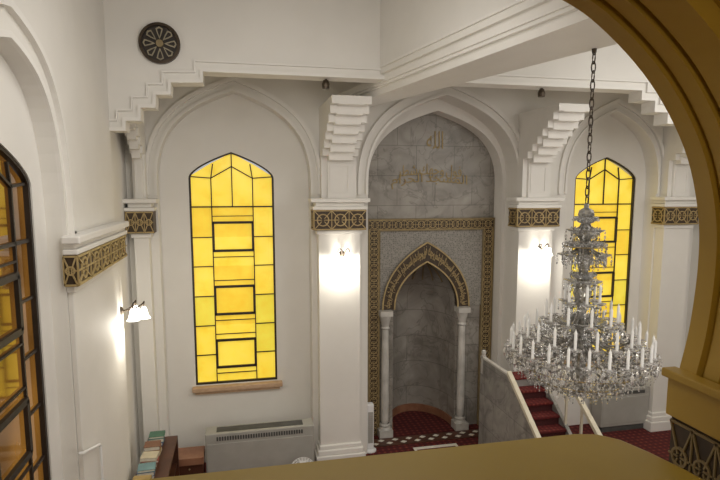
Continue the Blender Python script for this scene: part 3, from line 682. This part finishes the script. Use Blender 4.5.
bmb = NB(); lathe(bmb, [(0,-.03),(.014,-.03),(.014,-.012),(.05,.004),(.055,.012),(.02,.006),(.018,.02),(0,.02)], (0,0,0), 12); me_b = bpy.data.meshes.new('bobeche'); bmb.to_mesh(me_b); bmb.free(); me_b.materials.append(M['crystal'])
def inst(name, me, parent, loc):
    o = bpy.data.objects.new(name, me); C.objects.link(o); o.parent = parent
    o.location = loc
    if parent is ch: o.matrix_parent_inverse = Matrix.Translation(-Vector(ch.location))
    return o
stuff = [NB(), NB()]
sc_ = [0]
def bead(p, s):
    sc_[0] += 1; stf = stuff[1 if sc_[0] % 3 == 0 else 0]
    p = Vector(p); v = [stf.verts.new(p+Vector(d)*s) for d in ((1,0,0),(0,1,0),(-1,0,0),(0,-1,0),(0,0,1.4),(0,0,-1.4))]
    for i in range(4): stf.faces.new((v[i], v[(i+1) % 4], v[4])); stf.faces.new((v[(i+1) % 4], v[i], v[5]))
ndrop = 0
def tier(n, r, zc, z0, ph, candle=True, drops=3, r0=.06, dip=.17):
    global ndrop
    for i in range(n):
        a = ph+2*PI*i/n; cx, sx = math.cos(a), math.sin(a)
        pts = [(CX+q*cx, CYY+q*sx, z) for q, z in bez((r0, z0), (r*.45, z0-dip), (r*.95, z0-dip*.7), (r, zc-.03), 9)]
        bm = NB(); tube(bm, pts, .009, 6); arm = obj('arm', bm, M['crystal2'], ch, True, True)
        e = (CX+r*cx, CYY+r*sx, zc)
        inst('bobeche', me_b, arm, e)
        if candle: inst('candle', me_c, arm, (e[0], e[1], e[2]+.015))
        for d in range(drops):
            b = a+2*PI*d/drops
            pp = (e[0]+.05*math.cos(b), e[1]+.05*math.sin(b), e[2]-.012)
            if ndrop < 96 and (i+d) % 2 == 0: inst('crystal_drop', me_drop, ch, pp); ndrop += 1
            else:
                bead(pp, .010); bead((pp[0], pp[1], pp[2]-.035), .013); bead((pp[0], pp[1], pp[2]-.06), .009)
        if candle:
            for k_ in (5, 7):
                p = Vector(pts[k_])
                for q in range(3): bead((p.x, p.y, p.z-.02-.028*q), .009+.002*q)
tier(24, .56, 2.59, 2.62, 0.05, drops=4); tier(18, .45, 2.70, 2.74, .2, drops=4); tier(10, .28, 2.84, 2.90, 0, drops=3); tier(6, .14, 3.00, 3.06, .2, True, 3, .03, .12)
tier(6, .10, 3.18, 3.24, .3, False, 3, .03, .1); tier(8, .16, 3.40, 3.50, .3, False, 4, .03, .1); tier(6, .10, 3.60, 3.66, .3, False, 3, .03, .06)
def string(r0, z0, r1, z1, n, sag, m, ph=0, s=.009):
    for i in range(n):
        a = ph+2*PI*i/n
        for k in range(m):
            t_ = k/(m-1); r = r0+(r1-r0)*t_; z = z0+(z1-z0)*t_-sag*math.sin(PI*t_)
            bead((CX+r*math.cos(a), CYY+r*math.sin(a), z), s)
def swag(r, z, n, sag, m=9, s=.009):
    for i in range(n):
        for k in range(m):
            a = 2*PI*(i+k/m)/n; bead((CX+r*math.cos(a), CYY+r*math.sin(a), z-sag*math.sin(PI*k/m)), s)
swag(.58, 2.57, 24, .07); swag(.47, 2.67, 18, .07); swag(.30, 2.82, 10, .06); swag(.17, 3.39, 8, .05)
string(.57, 2.52, .36, 2.34, 46, .03, 10, s=.009); string(.36, 2.34, .05, 2.22, 32, .02, 11, s=.009); string(.10, 3.69, .03, 3.76, 12, .02, 5); string(.16, 3.48, .08, 3.62, 14, .03, 6); string(.34, 2.78, .52, 2.64, 18, .05, 8); string(.10,3.22,.06,3.42,8,.03,7)
for (r, z, n) in ((.58, 2.53, 88), (.50, 2.46, 64), (.42, 2.40, 52), (.36, 2.35, 46), (.22, 2.29, 28), (.12, 2.25, 18), (.46, 2.64, 44), (.29, 2.80, 28), (.15, 2.96, 16), (.12, 3.14, 14), (.16, 3.38, 22), (.17, 3.49, 24), (.11, 3.62, 14)):
    for i in range(n):
        a = 2*PI*i/n; x, y = CX+r*math.cos(a), CYY+r*math.sin(a); bead((x, y, z), .011)
        if i % 2: bead((x, y, z-.03), .012); bead((x, y, z-.058), .010); bead((x, y, z-.082), .007)
st = obj('bead_strings', stuff[0], M['crystal'], ch, True); st['kind'] = 'stuff'
st = obj('smoky_beads', stuff[1], M['crystal2'], ch, True); st['kind'] = 'stuff'
for (r, z) in ((.36, 2.36), (.16, 3.475), (.50, 2.48)):
    bm = NB(); tube(bm, [(CX+r*math.cos(2*PI*i/36), CYY+r*math.sin(2*PI*i/36), z) for i in range(36)], .006, 5, True); obj('ring', bm, M['brass'], ch, True)
# ---------------- gallery opening
def catmull(pts, m=6):
    P_ = [pts[0]]+pts+[pts[-1]]; out = []
    for i in range(1, len(P_)-2):
        p0, p1, p2, p3 = P_[i-1], P_[i], P_[i+1], P_[i+2]
        for k in range(m):
            t = k/m
            out.append(tuple(.5*((2*p1[j])+(-p0[j]+p2[j])*t+(2*p0[j]-5*p1[j]+4*p2[j]-p3[j])*t*t+(-p0[j]+3*p1[j]-3*p2[j]+p3[j])*t**3) for j in (0, 1)))
    out.append(pts[-1]); return out
gp = catmull([(1.25,3.43),(1.275,3.56),(1.287,3.74),(1.272,3.89),(1.213,4.06),(1.092,4.23),(.93,4.366),(.785,4.437),(.5,4.54),(.25,4.63),(0,4.72)])
def garch(o):
    k = 1+o/1.25
    Rh = [(x*k, 3.75+(z-3.75)*(1+o/.75)) if z > 3.75 else (x+o, z) for x, z in gp]
    Rh = [(1.25+o, 1.95)]+Rh
    Lh = [(-x, z) for x, z in Rh]
    return Lh+Rh[::-1][1:]
outer = rect(-1.9, 4.6, 1.9, 7.0)
labs = ['ochre painted gallery arch the view looks through', 'first stepped moulding of the gallery arch', 'second stepped moulding of the gallery arch', 'third stepped moulding of the gallery arch', 'outer stepped moulding of the gallery arch', 'outermost moulding of the gallery arch']
for i, (o_, y0, y1) in enumerate(((0, 1.28, 1.34), (.02, 1.265, 1.28), (.010, 1.215, 1.265), (.035, 1.20, 1.215), (.018, 1.10, 1.20), (.06, .95, 1.10))):
    if i == 0: nm = 'wall_gallery'
    else: n_ += 1; nm = 'trim_%d' % n_
    struct(plate(nm, [outer, garch(o_)], y0, y1, M['arch']), labs[i])
bm = NB(); box(bm, -1.9, 4.6, 1.24, 1.34, -.1, 1.9); struct(obj('wall_gallery', bm, M['wall']), 'wall below the gallery')
bm = NB(); box(bm, 4.6, XR, 1.24, 1.34, -.1, 7.0); struct(obj('wall_gallery', bm, M['wall']), 'wall beside the gallery arch')
bm = NB(); box(bm, -1.9, 4.6, -2.3, -2.2, 2.1, 5.8); struct(obj('wall_rear_unseen', bm, M['arch']), 'unseen rear wall closing the gallery against outside light')  # unseen, added to keep world light off the gallery arch
bm = NB(); box(bm, 4.6, 4.7, -2.3, 1.24, 2.1, 5.8); struct(obj('wall_side_unseen', bm, M['arch']), 'unseen side wall closing the gallery against outside light')  # out of view; added with the rear wall to block world light
bm = NB(); box(bm, -1.9, 4.7, -2.3, .95, 5.7, 5.8); struct(obj('ceiling', bm, M['wall']), 'unseen gallery ceiling closing it against outside light')  # unseen cover, added so only the gallery fill lights the arch
for s in (1, -1):
    t = thing('impost', 'ochre moulded impost with lattice band on the %s jamb of the gallery arch' % ('right' if s > 0 else 'left'), 'capital', (s*1.24, 1.2, 2.9))
    xs = lambda a, b: (min(s*a, s*b), max(s*a, s*b))
    bm = NB()
    box(bm, *xs(1.205, 1.253), .92, 1.36, 3.405, 3.43, bev=.004); box(bm, *xs(1.222, 1.253), .93, 1.352, 3.29, 3.405, bev=.004)
    obj('moulding', bm, M['arch'], t, True)
    bm = NB(); box(bm, *xs(1.240, 1.253), .94, 1.345, 3.06, 3.29); obj('band', bm, M['brown'], t, True)
    bm = NB(); lattice(bm, .94, 1.345, 3.07, 3.28, 5, lambda u, v, k: (s*(1.240-k*.4), u, v), w=.007); obj('lattice', bm, M['gold3'], t, True)
ZL = 3.28
lp = [(-1.19, .35), (-1.19, 1.31), (.90, 1.31), (.96, 1.295), (1.0, 1.25), (1.025, 1.17), (1.045, 1.07), (1.06, .9), (1.07, .35)]
o = plate('parapet_ledge', [lp], ZL-.05, ZL, M['ledge'], 'Z'); bv = o.modifiers.new('b', 'BEVEL'); bv.width = .012; bv.segments = 3
tag(o, 'broad ochre ledge of the gallery parapet in the foreground', 'ledge')
lq = [(x*.98, .4 if y < .5 else y-.03) for x, y in lp]
n_ += 1; o = plate('trim_%d' % n_, [lq], 2.2, ZL-.05, M['arch'], 'Z'); struct(o, 'body of the gallery parapet')
bm = NB(); box(bm, -1.9, 4.6, -2.2, .95, 2.1, 2.2); struct(obj('floor', bm, M['carpet']), 'gallery floor')
# ---------------- added fill lights and world
def fill_area(loc, size, e, col, rot=(0,0,0), nm='lamp'):
    d = bpy.data.lights.new(nm, 'AREA'); d.shape = 'RECTANGLE'; d.size, d.size_y = size; d.energy = e; d.color = col
    o = bpy.data.objects.new(nm, d); C.objects.link(o); o.location = loc; o.rotation_euler = rot; return o
def fill_point(loc, e, col, r=.2):
    d = bpy.data.lights.new('lamp', 'POINT'); d.energy = e; d.color = col; d.shadow_soft_size = r
    o = bpy.data.objects.new('lamp', d); C.objects.link(o); o.location = loc; return o
fill_area((.4, 3.2, 5.2), (1.6, 2.0), 53, (1,.975,.93), (math.radians(35), 0, 0))  # added fill over the left of the hall, no fixture modelled
fill_area((5.3, 3.6, 5.2), (2.2, 2.4), 75, (1,.975,.93), (math.radians(35), 0, 0))  # second added fill, over the right of the hall, without a fixture
fill_area((3.0, 1.5, 2.6), (5, 1.5), 44, (1,.975,.93), (math.radians(84), 0, 0))  # low fill added under the gallery, aimed at the back wall
fill_point((.2, -.7, 4.9), 24, (1,.87,.60), .25)  # unseen warm fill added to brighten the gallery arch and ledge
w = bpy.data.worlds.new('World'); S.world = w; w.use_nodes = True
w.node_tree.nodes['Background'].inputs[0].default_value = (.92,.94,1,1); w.node_tree.nodes['Background'].inputs[1].default_value = .5
